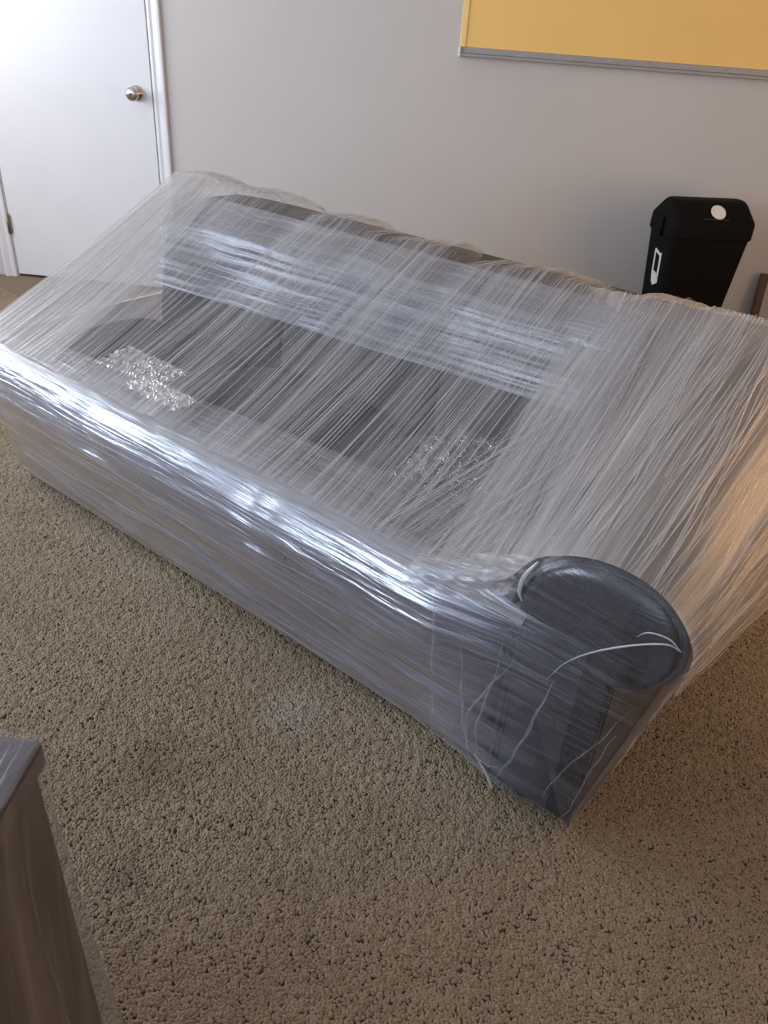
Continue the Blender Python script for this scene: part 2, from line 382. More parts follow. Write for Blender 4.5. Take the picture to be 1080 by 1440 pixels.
# carpet pile: uncountable tufts
def carpet_pile():
    me = bpy.data.meshes.new('carpet_pile')
    pts = [(-.9, .25, 0), (.9, .35, 0), (2.15, .9, 0), (.30, 1.08, 0), (-1.33, 2.06, 0), (-1.8, 2.1, 0), (2.15, 3.92, 0), (.95, 3.92, 0), (-1.15, 2.9, 0), (-2.6, 3.92, 0), (-2.9, 3.0, 0)]
    me.from_pydata(pts, [], [(0, 1, 2, 3), (0, 3, 4, 5), (3, 2, 6, 7), (4, 8, 9), (4, 9, 10, 5)]); me.materials.append(M_tuft)
    ob = bpy.data.objects.new('carpet_pile', me); C.objects.link(ob)
    tag(ob, 'short brown grey tufts of the carpet in front of the sofa', 'carpet', 'stuff')
    # the tuft
    vs_, fs = [], []; prof = [(.0016, -.002, 0), (.0034, .0025, .0003), (.0034, .0048, .001), (.0018, .0070, .002)]; n = 5
    for (r, z, dx) in prof:
        for k in range(n):
            a = 2 * math.pi * k / n + z * 90; vs_.append((r * math.cos(a) + dx, r * math.sin(a), z))
    for i in range(len(prof) - 1):
        for k in range(n): fs.append((i * n + k, i * n + (k + 1) % n, (i + 1) * n + (k + 1) % n, (i + 1) * n + k))
    fs.append(tuple(3 * n + k for k in range(n)))
    tm = bpy.data.meshes.new('tuft'); tm.from_pydata(vs_, [], fs); tm.materials.append(M_tuft)
    tm.polygons.foreach_set('use_smooth', [True] * len(tm.polygons))
    to = bpy.data.objects.new('tuft', tm)      # kept out of the scene: only the source of the pile
    g = bpy.data.node_groups.new('pile', 'GeometryNodeTree')
    g.interface.new_socket('Geometry', in_out='INPUT', socket_type='NodeSocketGeometry')
    g.interface.new_socket('Geometry', in_out='OUTPUT', socket_type='NodeSocketGeometry')
    N = g.nodes; Lk = g.links.new
    gi = N.new('NodeGroupInput'); go = N.new('NodeGroupOutput')
    di = N.new('GeometryNodeDistributePointsOnFaces'); di.inputs['Density'].default_value = 95000; di.inputs['Seed'].default_value = 3
    oi = N.new('GeometryNodeObjectInfo'); oi.inputs['Object'].default_value = to
    ins = N.new('GeometryNodeInstanceOnPoints')
    posn = N.new('GeometryNodeInputPosition')
    nz = N.new('ShaderNodeTexNoise'); nz.inputs['Scale'].default_value = 68; nz.inputs['Detail'].default_value = 2
    Lk(posn.outputs[0], nz.inputs['Vector'])
    sub = N.new('ShaderNodeVectorMath'); sub.operation = 'SUBTRACT'; sub.inputs[1].default_value = (.5, .5, .5); Lk(nz.outputs['Color'], sub.inputs[0])
    mul = N.new('ShaderNodeVectorMath'); mul.operation = 'MULTIPLY'; mul.inputs[1].default_value = (2.6, 2.6, 12); Lk(sub.outputs[0], mul.inputs[0])
    rv = N.new('FunctionNodeRandomValue'); rv.data_type = 'FLOAT_VECTOR'; rv.inputs[0].default_value = (-.35, -.35, -3.1); rv.inputs[1].default_value = (.35, .35, 3.1)
    add = N.new('ShaderNodeVectorMath'); add.operation = 'ADD'; Lk(mul.outputs[0], add.inputs[0]); Lk(rv.outputs[0], add.inputs[1])
    Lk(add.outputs[0], ins.inputs['Rotation'])
    nz2 = N.new('ShaderNodeTexNoise'); nz2.inputs['Scale'].default_value = 60; nz2.inputs['Detail'].default_value = 1; Lk(posn.outputs[0], nz2.inputs['Vector'])
    mr = N.new('ShaderNodeMapRange'); mr.inputs['From Min'].default_value = .3; mr.inputs['From Max'].default_value = .7; mr.inputs['To Min'].default_value = .85; mr.inputs['To Max'].default_value = 1.3
    Lk(nz2.outputs['Fac'], mr.inputs['Value']); Lk(mr.outputs['Result'], ins.inputs['Scale'])
    Lk(gi.outputs[0], di.inputs['Mesh']); Lk(di.outputs['Points'], ins.inputs['Points']); Lk(oi.outputs['Geometry'], ins.inputs['Instance'])
    Lk(ins.outputs[0], go.inputs[0])
    md = ob.modifiers.new('pile', 'NODES'); md.node_group = g
carpet_pile()

# ------------------------------------------------------------------ the sofa
SO = Vector((.288, .991, 0)); SD = Vector((.84911564, -.528207, 0)); SN = Vector((.528207, .84911564, 0))
OS, OT = -.93, .40
sofa = empty('sofa', SO + SD * OS + SN * OT, R(-31.8844), 'dark grey upholstered sofa bound all over in clear stretch film', 'sofa')
def L(s, t, z): return Vector((s - OS, t - OT, z))
def nz(x, y=0., z=0.): return mnoise.noise(Vector((x, y, z)))
LEFT, RIGHT = -1.90, -.15
# legs
for (s, t) in ((-1.82, .08), (-.02 - .06, .05), (-1.82, .74), (-.08, .74)):
    bm = bmesh.new(); bmesh.ops.create_cone(bm, cap_ends=True, segments=16, radius1=.024, radius2=.032, depth=.05)
    bmesh.ops.translate(bm, verts=bm.verts, vec=L(s, t, .025)); from_bm('leg', bm, M_foot, sofa)
puffy('base', L((LEFT + RIGHT) / 2, .40, .15), ((RIGHT - LEFT) / 2, .385, .115), 14, M_fab, sofa, 10)
puffy('backrest_frame', L((-1.85 + .0) / 2, .735, .42), (.925, .09, .385), 9, M_fab2, sofa, 12)
# seat cushions with piping
edges = [-1.90, -1.365, -.765, -.155]
for k in range(3):
    a, b = edges[k], edges[k + 1]; cs = (a + b) / 2; hw = (b - a) / 2 - .004
    def fs(q, hw=hw):
        crown = .022 * (1 - (q.x / hw) ** 2) * max(0, q.z / .1); return Vector((q.x, q.y, q.z + crown))
    cu = puffy('seat_cushion', L(cs, .255, .338), (hw, .274, .095), 5.5, M_fab, sofa, 14, fs)
    for zz in (.262, .40):
        ring = []
        for i in range(49):
            t = 2 * math.pi * i / 48; c_, s_ = math.cos(t), math.sin(t); n = 7
            k_ = (abs(c_) ** n + abs(s_) ** n) ** (-1 / n)
            ring.append(L(cs + c_ * k_ * (hw - .004), .255 + s_ * k_ * .272, zz))
        p = tube('piping', ring, .0055, M_pipe if zz < .3 else M_fab, None, 6); p.parent = cu
# back cushions: three pillows with a rolled crest
bed = [-1.83, -1.285, -.735, -.06]
for k in range(3):
    a, b = bed[k], bed[k + 1]; cs = (a + b) / 2; hw = (b - a) / 2 + .004
    def fb(q, hw=hw):
        w_ = 1 - abs(q.x / hw) ** 2.4
        lean = q.z * .20
        fl = -.014 * w_ * (1 if q.y < 0 else 0)
        top = .012 * w_ * max(0, q.z / .22) + .006 * nz(q.x * 9 + hw * 40, q.y * 7, 3.)
        fold = .005 * math.sin(q.x * 38 + q.z * 9) * max(0, q.z / .22) * (1 if q.y < 0 else .4)
        return Vector((q.x, q.y + lean + fl + fold, q.z + top))
    bc = puffy('back_cushion', L(cs, .637, .560), (hw, .085, .222), 4.2, M_fab2, sofa, 18, fb)
# rolled arm on the right
prof = [(-.15, .03), (-.15, .25), (-.158, .40), (-.163, .47), (-.146, .53), (-.118, .572), (-.075, .603), (-.02, .617), (.035, .615), (.081, .598), (.115, .563), (.126, .52), (.118, .475), (.094, .443), (.058, .43), (.034, .41), (.026, .35), (.027, .2), (.028, .03)]
def extrude(name, pr, t0, t1, mat, round_=.014, bulge=0.):
    rows = [(t0 + round_, 0.), (t0 + round_ * .3, -.0), (t0, -round_ * .7), (t1, 0.)]
    rows = [(t0, -round_), (t0 + round_ * .35, -round_ * .35), (t0 + round_, 0.), ((t0 + t1) / 2, 0.), (t1, 0.)]
    cx = sum(p[0] for p in pr) / len(pr); cz = sum(p[1] for p in pr) / len(pr)
    vs_, fs_ = [], []; n = len(pr)
    P2 = [Vector((p[0], p[1])) for p in pr]
    for (t, off) in rows:
        for i, p in enumerate(P2):
            e = (P2[(i + 1) % n] - P2[i - 1]).normalized(); nn = Vector((e.y, -e.x))
            if nn.dot(p - Vector((cx, cz))) < 0: nn = -nn if abs(nn.dot(p - Vector((cx, cz)))) > .05 else nn
            qq = p + nn * off; vs_.append(L(qq.x, t, max(.02, qq.y)))
    for r in range(len(rows) - 1):
        for i in range(n): fs_.append((r * n + i, r * n + (i + 1) % n, (r + 1) * n + (i + 1) % n, (r + 1) * n + i))
    fs_.append(tuple(range(n))[::-1]); fs_.append(tuple((len(rows) - 1) * n + i for i in range(n)))
    bm = bmesh.new(); bv = [bm.verts.new(v) for v in vs_]
    for f in fs_: bm.faces.new([bv[i] for i in f])
    bmesh.ops.triangulate(bm, faces=[f for f in bm.faces if len(f.verts) > 4])
    return from_bm(name, bm, mat, sofa, True)
def dense(pr, n):
    return [(v.x, v.y) for v in spline([(a, b, 0) for a, b in pr], n)]
pr_d = dense(prof, 3)
arm = extrude('arm', pr_d, .012, .80, M_fab2, .012)
pr_in = [(-.01 + (a + .01) * .93, .30 + (b - .30) * .965) for a, b in pr_d]
panel = extrude('arm_front_panel', pr_in, .0, .03, M_fab, .010); panel['label'] = 'dark charcoal front panel of the rolled arm'
tube('arm_piping', [L(a, .012, max(.03, b)) for a, b in pr_d], .006, M_fab, sofa, 6)

# ------------------------------------------------------------------ stretch film on the sofa
F_front = film('film_front', .36, .30, .22, .4, 6.0, .27, 3.2, 52, 210, (.60, .615, .78), .75, 1., .44, .72, fade=(2.36, 2.58, .12))
F_seat = film('film_seat', .60, .22, .15, .2, 1.6, .24, 1.6, 55, 190, (.50, .475, .475), .5, 4.)
F_band = film('film_back_band', .38, .36, .22, .4, 1.8, .26, .8, 48, 170, (.66, .65, .69), .5, 7.)
F_bridge = film('film_bridge', .20, .30, .22, .85, 1.0, .28, .5, 62, 240, (.68, .645, .625), .3, 11., .44, .7, pscale=(.9, 6.5))
F_side = film('film_side', .50, .18, .13, .25, .7, .3, .8, 38, 150, (.66, .615, .58), .3, 17.)
F_right = film('film_right', .46, .24, .20, .35, .9, .28, .8, 45, 180, (.70, .65, .61), .35, 23.)
F_arm = film('film_arm', .03, .10, .20, .6, .9, .22, 3.0, 60, 330, (.58, .57, .62), .25, 29., .5, .75)
F_pleat = film('film_pleat', .30, .3, .1, .4, 1.0, .3, 2, 300, 900, (.76, .73, .72), .2, 31.)
F_fold = film('film_fold', .10, .16, .2, .6, .5, .25, 12, 300, 900, (.70, .69, .73), .3, 33.)
F_dense = film('film_twist', .42, .3, .2, .3, 1.4, .2, 3, 300, 900, (.84, .83, .84), .3, 37.)
F_crk = film('film_crinkle', .02, .14, .12, .6, 4.0, .07, 8, 30, 90, (.7, .7, .72), 1.0, 41., crinkle=150)

# front film: round the left end, along the front roll, onto the arm
path = [(-1.925, .74), (-1.925, .5), (-1.925, .25), (-1.925, .09)]
for i in range(1, 6):
    a = R(180 + 90 * i / 5); path.append((-1.835 + .09 * math.cos(a), .085 + .09 * math.sin(a)))
for i in range(1, 60): path.append((-1.835 + (1.835 - .13) * i / 60, -.005))
path += [(-.10, -.007), (-.07, -.008), (-.04, -.009), (-.01, -.010)]
prof_f = [(.035, .03), (.012, .07), (.0, .14), (-.016, .22), (-.030, .28), (-.040, .335), (-.042, .375), (-.034, .412), (-.014, .445), (.018, .466), (.05, .475)]
prof_fd = spline([(a, b, 0) for a, b in prof_f], 12)
def front_pt(i, j):
    s, t = path[i]; o, z = prof_fd[j].x, prof_fd[j].y
    a = Vector(path[max(0, i - 1)]); b = Vector(path[min(len(path) - 1, i + 1)]); d = (b - a).normalized(); nn = Vector((-d.y, d.x)) * -1
    # outward normal: path runs left side -> front, so outward is to the right-hand side
    nn = Vector((d.y, -d.x))
    if s > -.30: k = max(0, 1 - (s + .30) / .17); o = o * k + (-.006) * (1 - k) if j > 3 else o
    dip = 0.
    for c in (edges[1], edges[2]): dip += .009 * math.exp(-((s - c) / .035) ** 2) if j > 55 else 0
    tw = .0022 * nz(i * .10, j * .8, 1.3) + .005 * nz(i * .06, j * .14, 5.)
    sag = .02 * math.sin(max(0, min(1, (s + 1.9) / 1.8)) * math.pi) * (z - .25) * (-1.2 if z > .25 else 0)
    e = min(1, i / 3)
    rr = -o + tw - dip * .5
    return L(s + nn.x * rr, t + nn.y * rr, max(.012, z - dip * .7 + .003 * nz(i * .3, j * .5, 9.) + sag * .6))
acc = [0.]
for i in range(1, len(path)): acc.append(acc[-1] + (Vector(path[i]) - Vector(path[i - 1])).length)
nI, nJ = len(path) - 1, len(prof_fd) - 1
grid('wrap_front', lambda u, v: front_pt(round(u * nI), round(v * nJ)), nI, nJ, F_front, sofa, lambda u, v: (acc[round(u * nI)], v * .55 + .10 * acc[round(u * nI)] * .3))
# horizontal turns over the front of the seat
def seat_pt(u, v):
    s = -1.93 + u * 1.80; t1 = .12 + .13 * u
    t = -.02 + v * (t1 + .02); z = .468 + .012 * math.sin(v * math.pi) + .0035 * nz(u * 9, v * 40, 2.) - .02 * v * (1 - u) + .004 * nz(u * 30, v * 6, 8.)
    if v < .12: z -= (.12 - v) * .12
    return L(s, t, z)
grid('wrap_seat', seat_pt, 90, 40, F_seat, sofa, lambda u, v: (u * 1.8, v * .22 + .03 * u))
# horizontal turns round the back cushions
def back_pt(u, v):
    s = -1.86 + u * 1.62; z = (.555 + .055 * u) + v * (.25 - .055 * u)
    z += .028 * max(0, v - .7)
    t = .495 + (z - .56) * .22 + .09 * max(0, (v - .7) / .3) ** 2
    t += .004 * nz(u * 4, v * 34, 4.) + .006 * nz(u * 9, v * 3, 7.)
    if u < .06: t += (.06 - u) * 1.2
    return L(s, t, z)
grid('wrap_back_band', back_pt, 80, 40, F_band, sofa, lambda u, v: (u * 1.6, v * .28 + .02 * u))
# long sheet bridging crest and front roll
def crest(s):
    z = .832 + .024 * max(0, min(1, (-1.0 - s) / .5))
    for c, dp in ((bed[1], .042), (bed[2], .022), (-.36, .014)): z -= dp * math.exp(-((s - c) / .034) ** 2)
    z += .007 * math.sin(s * 21) + .006 * nz(s * 16, 4.)
    return z
def bridge_pt(u, v):
    s0 = -1.93 + u * 1.75; s1 = -1.80 + u * 1.62
    if v < .8:
        k = v / .8
        s = s0 + (s1 - s0) * k; t = .0 + .645 * k; z = .475 + (crest(s1) - .475) * k - .022 * math.sin(k * math.pi) * (1 - k)
        z += .006 * nz(u * 160, k * 2.5, 6.) + .012 * nz(u * 12, k * 2, 1.)
    elif v < .92:
        k = (v - .8) / .12; a = k * math.pi * .5
        s = s1; t = .645 + .175 * math.sin(a); z = crest(s1) - .0 - .06 * (1 - math.cos(a)) + .008 * nz(u * 70, k * 2, 3.)
    else:
        k = (v - .92) / .08; s = s1; t = .82 + .012 + .01 * k; z = crest(s1) - .06 - .5 * k
    return L(s, t, z)
grid('wrap_bridge', bridge_pt, 420, 25, F_bridge, sofa, lambda u, v: (v * 1.0, u * 1.75))
# loose film hanging at the armless left end
def left_pt(u, v):
    k = v; top = L(-1.935, .0, .47).lerp(L(-1.825, .70, .85), u)
    bot = L(-1.925, .02, .44).lerp(L(-1.89, .80, .10), u)
    p = top.lerp(bot, k); p.x += -.012 * math.sin(k * math.pi) * math.sin(u * math.pi) + .008 * nz(u * 6, k * 18, 2.)
    return p
grid('wrap_left_side', left_pt, 30, 60, F_side, sofa, lambda u, v: (u * .8, v * .45))
def left_top(u, v):
    a = L(-1.935 + .34 * v, .0 + .02 * v, .474).lerp(L(-1.825 + .22 * v, .655, .855), u)
    a.z += -.022 * math.sin(u * math.pi) * (.4 + v) + .007 * nz(v * 26, u * 3, 12.)
    return a
grid('wrap_left_corner', left_top, 24, 80, F_side, sofa, lambda u, v: (u * .8, v * .3 + .5))
# right end: from the arm front up to the crest and down the outside
Af = spline([(-.33, .0, .475), (-.20, .0, .50), (-.13, .0, .585), (-.03, .0, .628), (.07, .0, .615), (.135, .0, .545), (.132, .0, .45)], 10)
Ab = spline([(-.42, .66, .832), (-.30, .67, .835), (-.17, .68, .838), (-.05, .70, .840), (.06, .76, .785), (.16, .78, .52), (.17, .78, .24)], 10)
def right_pt(u, v, off=0.):
    a = poly_at(Af, u); b = poly_at(Ab, u); p = a.lerp(b, v)
    sag = -.035 * math.sin(v * math.pi) * (1 if u < .35 else .25)
    p.z += sag * (0 if u > .8 else 1) + .006 * nz(u * 34, v * 2, 4.) * min(1, v * 5) + off * min(1, v * 8)
    p.x += .008 * nz(u * 20, v * 3, 9.) * min(1, v * 5) + off * min(1, v * 8)
    return L(p.x, p.y, p.z)
grid('wrap_right_side', right_pt, 120, 22, F_right, sofa, lambda u, v: (v * .8, u * .7))
def right_crest(u, v):
    s = -.30 + u * .36; a = v * math.pi * .6
    return L(s, .67 + .17 * math.sin(a), .838 - .09 * (1 - math.cos(a)) + .005 * nz(u * 22, v * 2, 2.))
grid('wrap_right_crest', right_crest, 40, 10, F_right, sofa, lambda u, v: (v * .3, u * .4))
# film stretched flat over the arm front, bridging the hollow under the roll
hull = [(-.30, .03), (-.30, .30), (-.26, .44), (-.17, .51), (-.13, .575), (-.08, .612), (-.02, .627), (.04, .624), (.09, .607), (.126, .568), (.136, .51), (.126, .45), (.098, .33), (.068, .20), (.04, .06), (.036, .03)]
hp = [(v.x, v.y) for v in spline([(a, b, 0) for a, b in hull], 5)]
def arm_film(u, v):
    a, b = hp[round(u * (len(hp) - 1))]; cx, cz = -.10, max(.03, min(.55, b))
    cx = -.08; x = cx + (a - cx) * v; z = (.30 + (b - .30) * v)
    t = -.012 - .006 * (1 - v) + .0012 * nz(x * 22, z * 30, 5.)
    if v > .93: t += (v - .93) * .35
    return L(x, t, max(.012, z))
grid('wrap_arm_front', arm_film, len(hp) - 1, 22, F_arm, sofa, lambda u, v: (-.08 + (hp[round(u * (len(hp) - 1))][0] + .08) * v, .30 + (hp[round(u * (len(hp) - 1))][1] - .30) * v))
# gathered film in the corner between seat and arm
def corner(u, v):
    a = L(-.37 + .25 * u, -.040 + .028 * u, .425 + .05 * u); b = L(-.36 + .28 * u, .03, .478 + .135 * u ** 1.3)
    p = a.lerp(b, v); p.y -= .02 * math.sin(v * math.pi) * (1 - .6 * u); p.z += .012 * math.sin(v * math.pi) + .006 * nz(u * 8, v * 8, 3.); p.y += .006 * nz(u * 11, v * 7, 6.); return p
F_corner = film('film_corner', .42, .26, .2, .4, 1.6, .24, 6, 60, 200, (.58, .56, .56), .7, 44., fade=(.10, .27, .0))
grid('wrap_corner', corner, 24, 16, F_corner, sofa, lambda u, v: (u * .3, v * .2 + u * .1))
# strip of film under the roll, running back to the rear corner
def under_roll(u, v):
    a = L(.134, .0, .50).lerp(L(.036, .0, .02), u); b = L(.17, .78, .30).lerp(L(.05, .78, .02), u)
    p = a.lerp(b, v); p.x += .006 * nz(u * 12, v * 8, 3.) - .02 * math.sin(v * math.pi) * u; return p
grid('wrap_outer_side', under_roll, 30, 24, F_right, sofa, lambda u, v: (v * .8, u * .5 + 2))

# pleats: thin gathered cords of film, far too many to count
class Ribbons:
    def __init__(s): s.v, s.f, s.uv = [], [], []
    def add(s, pts, w, thick=.35, taper=False):
        n0 = len(s.v); pts = [Vector(p) for p in pts]; acc_ = 0.; sd = random.random() * 9
        for i, p in enumerate(pts):
            d = (pts[min(i + 1, len(pts) - 1)] - pts[max(i - 1, 0)]).normalized()
            sd_ = d.cross(Vector((0, -.4, 1))).normalized(); up = sd_.cross(d)
            if i: acc_ += (p - pts[i - 1]).length
            k = .7 + .5 * abs(nz(sd, acc_ * 5))
            if taper: k *= .1 + math.sin(math.pi * i / (len(pts) - 1)) * (.7 + .5 * nz(sd, i * .4))
            for (a, b) in ((-1, 0), (0, thick), (1, 0), (0, -thick)):
                s.v.append(p + sd_ * a * w * k + up * b * w * k); s.uv.append((acc_, sd + a * w))
        for i in range(len(pts) - 1):
            for k in range(4):
                a = n0 + i * 4 + k; b = n0 + i * 4 + (k + 1) % 4; s.f.append((a, b, b + 4, a + 4))
    def build(s, name, mat, parent=None):
        o = mk(name, s.v, s.f, mat, parent or sofa, True, s.uv); o['kind'] = 'stuff'; return o
rb = Ribbons()
s = -1.9
while s < -.22:
    u = (s + 1.93) / 1.75
    dens = .5 + .5 * nz(s * 5.5, 2.2)
    lean = .02 * nz(s * 3, 8.) + random.gauss(0, .008)
    k1 = 1.0 if random.random() < .75 else random.uniform(.5, .95); k0 = 0.0 if random.random() < .8 else random.uniform(.05, .4)
    pts = []
    for i in range(13):
        k = k0 + (k1 - k0) * i / 12; p = bridge_pt(min(1, max(0, u + lean * (1 - k))), .8 * k); p.z += .006; pts.append(p)
    if k1 == 1.0:
        for vv in (.84, .88, .92):
            p = bridge_pt(min(1, max(0, u)), vv); p.z += .004; pts.append(p)
    rb.add(pts, random.choice((.0004, .0005, .0006, .0008, .0011, .0015)))
    s += random.uniform(.002, .0085) * (1.8 - dens * 1.1)
rb.build('wrap_pleats', F_pleat)
rb = Ribbons()
# fan of diagonal cords at the right
for i in range(120):
    f = random.random()
    a = Vector((-.50 + .36 * f + random.gauss(0, .01), .0 + .10 * random.random(), .482)); b = Vector((-.16 + .26 * f + random.gauss(0, .01), .70 - .1 * max(0, f - .6), .840 - .25 * max(0, f - .7)))
    pts = []
    for j in range(10):
        k = j / 9; p = a.lerp(b, k); p.z += .004 - .004 * math.sin(k * math.pi); pts.append(L(*p))
    rb.add(pts, random.choice((.0005, .0007, .0009, .0013)))
for i in range(170):
    u = random.uniform(.12, 1.); du = random.gauss(0, .05); k0 = random.choice((0, 0, .1, .3)); k1 = random.choice((1, 1, .9, .7))
    rb.add([right_pt(max(0, min(1, u + du * (k - .5))), k, .004) for k in [k0 + (k1 - k0) * j / 9 for j in range(10)]], random.choice((.0005, .0007, .001, .0014)))
rb.build('wrap_right_pleats', F_pleat)
rb = Ribbons()
for i in range(60):   # horizontal cords over seat edge and back
    v = random.random(); u0 = random.uniform(0, .6); u1 = min(1, u0 + random.uniform(.25, 1.))
    fn = seat_pt if i < 26 else back_pt; dv = random.gauss(0, .03)
    pts = []
    for j in range(20):
        p = fn(u0 + (u1 - u0) * j / 19, min(1, max(0, v + dv * j / 19))); p.z += .003; p.y -= .003; pts.append(p)
    rb.add(pts, random.choice((.0007, .001, .0014)))
for fn, v in ((seat_pt, 1.), (seat_pt, .55), (back_pt, 0.), (back_pt, .02), (back_pt, .45)):
    rb.add([fn(j / 40, v) + Vector((0, -.003, .003)) for j in range(41)], .0022)
for i in range(46):   # slanting cords over the front face
    j0 = random.randint(12, nJ - 8); i0 = random.randint(4, nI - 25); ln = random.randint(12, 40); dj = random.uniform(-14, 10)
    pts = []
    for k in range(12):
        ii = min(nI, i0 + round(ln * k / 11)); jj = max(0, min(nJ, round(j0 + dj * k / 11))); p = front_pt(ii, jj); p.y -= .003; p.z += .002; pts.append(p)
    rb.add(pts, random.choice((.0006, .0009, .0012)))
rb.build('wrap_turns', F_fold)
# twisted ropes of film hanging across the arm front
def rope(pts, r, n=8): tube('wrap_rope', spline([L(*p) for p in pts], n), r, F_dense, sofa, 6, lambda k: .45 + .9 * math.sin(math.pi * min(1, k * 1.05 + .05)) + .25 * nz(k * 14, r * 900))
rope([(.122, -.014, .547), (.10, -.020, .552), (.055, -.022, .524), (.0, -.021, .475), (-.04, -.020, .425), (-.065, -.019, .37)], .0014)
rope([(.12, -.014, .548), (.10, -.018, .562), (.07, -.018, .556), (.055, -.018, .538)], .0011)
rb = Ribbons()   # soft folds hanging down the arm front
for pts, wd in (([(-.12, -.024, .40), (-.17, -.025, .27), (-.20, -.024, .19), (-.185, -.022, .08)], .0034), ([(-.05, -.021, .38), (-.075, -.02, .24), (-.10, -.02, .13), (-.125, -.018, .06)], .0042),
                ([(-.15, -.03, .44), (-.16, -.03, .30), (-.175, -.028, .17), (-.15, -.024, .06)], .0022), ([(-.29, -.044, .46), (-.285, -.044, .35), (-.28, -.03, .2), (-.27, -.012, .05)], .003),
                ([(.08, -.016, .40), (.05, -.018, .30), (.0, -.018, .18), (-.02, -.018, .08)], .0016), ([(.07, -.016, .33), (.055, -.018, .25), (.035, -.018, .12), (.02, -.018, .05)], .0018),
                ([(-.24, -.034, .40), (-.22, -.032, .28), (-.20, -.03, .16), (-.17, -.026, .07)], .0022), ([(-.2, -.02, .11), (-.17, -.02, .095), (-.14, -.02, .09), (-.115, -.02, .10)], .0018)):
    rb.add([p + Vector((.006 * nz(k_ * .25, wd * 999), 0, .006 * nz(k_ * .2, wd * 777))) for k_, p in enumerate(spline([L(*p) for p in pts], 8))], wd * 1.6, .10, True)
rb.build('wrap_folds', F_fold)
rope([(-.128, -.006, .015), (-.125, -.016, .035), (-.14, -.02, .065), (-.17, -.022, .10)], .0026)
rope([(-.125, -.016, .588), (-.140, -.026, .555), (-.142, -.028, .525), (-.136, -.024, .505)], .0030)
# crumpled glossy patches on the seat and by the arm
def crinkle(cs, ct, cz, ws, wt, seed, slope=.0):
    def f(u, v):
        e = 1 - .35 * abs(nz(u * 5, v * 5, seed))
        s_ = cs + (u - .5) * ws * e; t_ = ct + (v - .5) * wt * e
        return L(s_, t_, cz + slope * (v - .5) * wt + .010 * nz(u * 9 + seed, v * 9, seed) + .006 * nz(u * 27, v * 27, seed))
    grid('wrap_crumple', f, 26, 26, F_crk, sofa, lambda u, v: (u * ws, v * wt))
crinkle(-1.42, .18, .472, .26, .12, 2., .10); crinkle(-1.24, .10, .480, .22, .08, 3.)
crinkle(-.50, .33, .475, .24, .26, 5., .25); crinkle(-.23, .10, .505, .12, .10, 9., .5)

# ------------------------------------------------------------------ waste bin
BW, BD = .372, .25
BY = R(15)
bpos = Vector((.845, 3.48, 0))          # front left corner of the rim on the floor plan
bx_, by_ = Vector((math.cos(BY), math.sin(BY), 0)), Vector((-math.sin(BY), math.cos(BY), 0))
bin_ = empty('waste_bin', bpos + bx_ * BW / 2 + by_ * BD / 2, BY, 'tall black plastic swing-lid waste bin with a round white sticker', 'bin')
def rrect(w_, d_, z, r=.035, n=6):
    out = []
    for (cx, cy, a0) in ((w_ / 2 - r, d_ / 2 - r, 0), (-w_ / 2 + r, d_ / 2 - r, 90), (-w_ / 2 + r, -d_ / 2 + r, 180), (w_ / 2 - r, -d_ / 2 + r, 270)):
        for k in range(n + 1):
            a = R(a0 + 90 * k / n); out.append((cx + r * math.cos(a), cy + r * math.sin(a), z))
    return out
def loft(name, rings, mat, parent, cap0=True, cap1=True):
    n = len(rings[0]); vs_ = [p for r in rings for p in r]; fs_ = []
    for i in range(len(rings) - 1):
        for k in range(n): fs_.append((i * n + k, i * n + (k + 1) % n, (i + 1) * n + (k + 1) % n, (i + 1) * n + k))
    bm = bmesh.new(); bv = [bm.verts.new(v) for v in vs_]
    for f in fs_: bm.faces.new([bv[i] for i in f])
    if cap0: bm.faces.new([bv[i] for i in range(n)][::-1])
    if cap1: bm.faces.new([bv[(len(rings) - 1) * n + i] for i in range(n)])
    return from_bm(name, bm, mat, parent, False)
body = loft('body', [rrect(BW * .70, BD * .74, 0), rrect(BW * .71, BD * .75, .012), rrect(BW * .965, BD * .965, .60), rrect(BW * .965, BD * .965, .604)], M_bin, bin_)
loft('rim', [rrect(BW * .985, BD * .985, .585), rrect(BW, BD, .59), rrect(BW, BD, .625), rrect(BW * .985, BD * .985, .63)], M_bin, bin_)
# lid: arched front to back, rounded shoulders
rings = []
for z, kw, kd in ((.631, 1.0, 1.0), (.648, 1.0, .985), (.656, .995, .955), (.714, .925, .46), (.722, .90, .36), (.726, .86, .25), (.727, .80, .12)):
    rings.append([(x, y + .012 * (1 - kd), zz) for x, y, zz in rrect(BW * kw, BD * kd, z, min(.035, BD * kd * .45))])
lid = loft('lid', rings, M_bin, bin_)
box('flap_line', (-.06, -.1125, .6655), (.055, -.1085, .6685), M_foot, None, 0).parent = lid
for sx in (-1, 1):
    o = box('hinge_clip', (sx * BW / 2 - .012, -.03, .575), (sx * BW / 2 + .012, .04, .655), M_bin, bin_, .005)
# round sticker lying on the sloping front of the lid
st = lathe('round_sticker', [(.033, 0), (.033, .0012), (.0325, .0016)], M_sticker, 30); st.data.polygons.foreach_set('use_smooth', [False] * len(st.data.polygons)); st.parent = lid
st.location = (.012, -.0845, .691); st.rotation_euler = (R(-46), 0, 0)
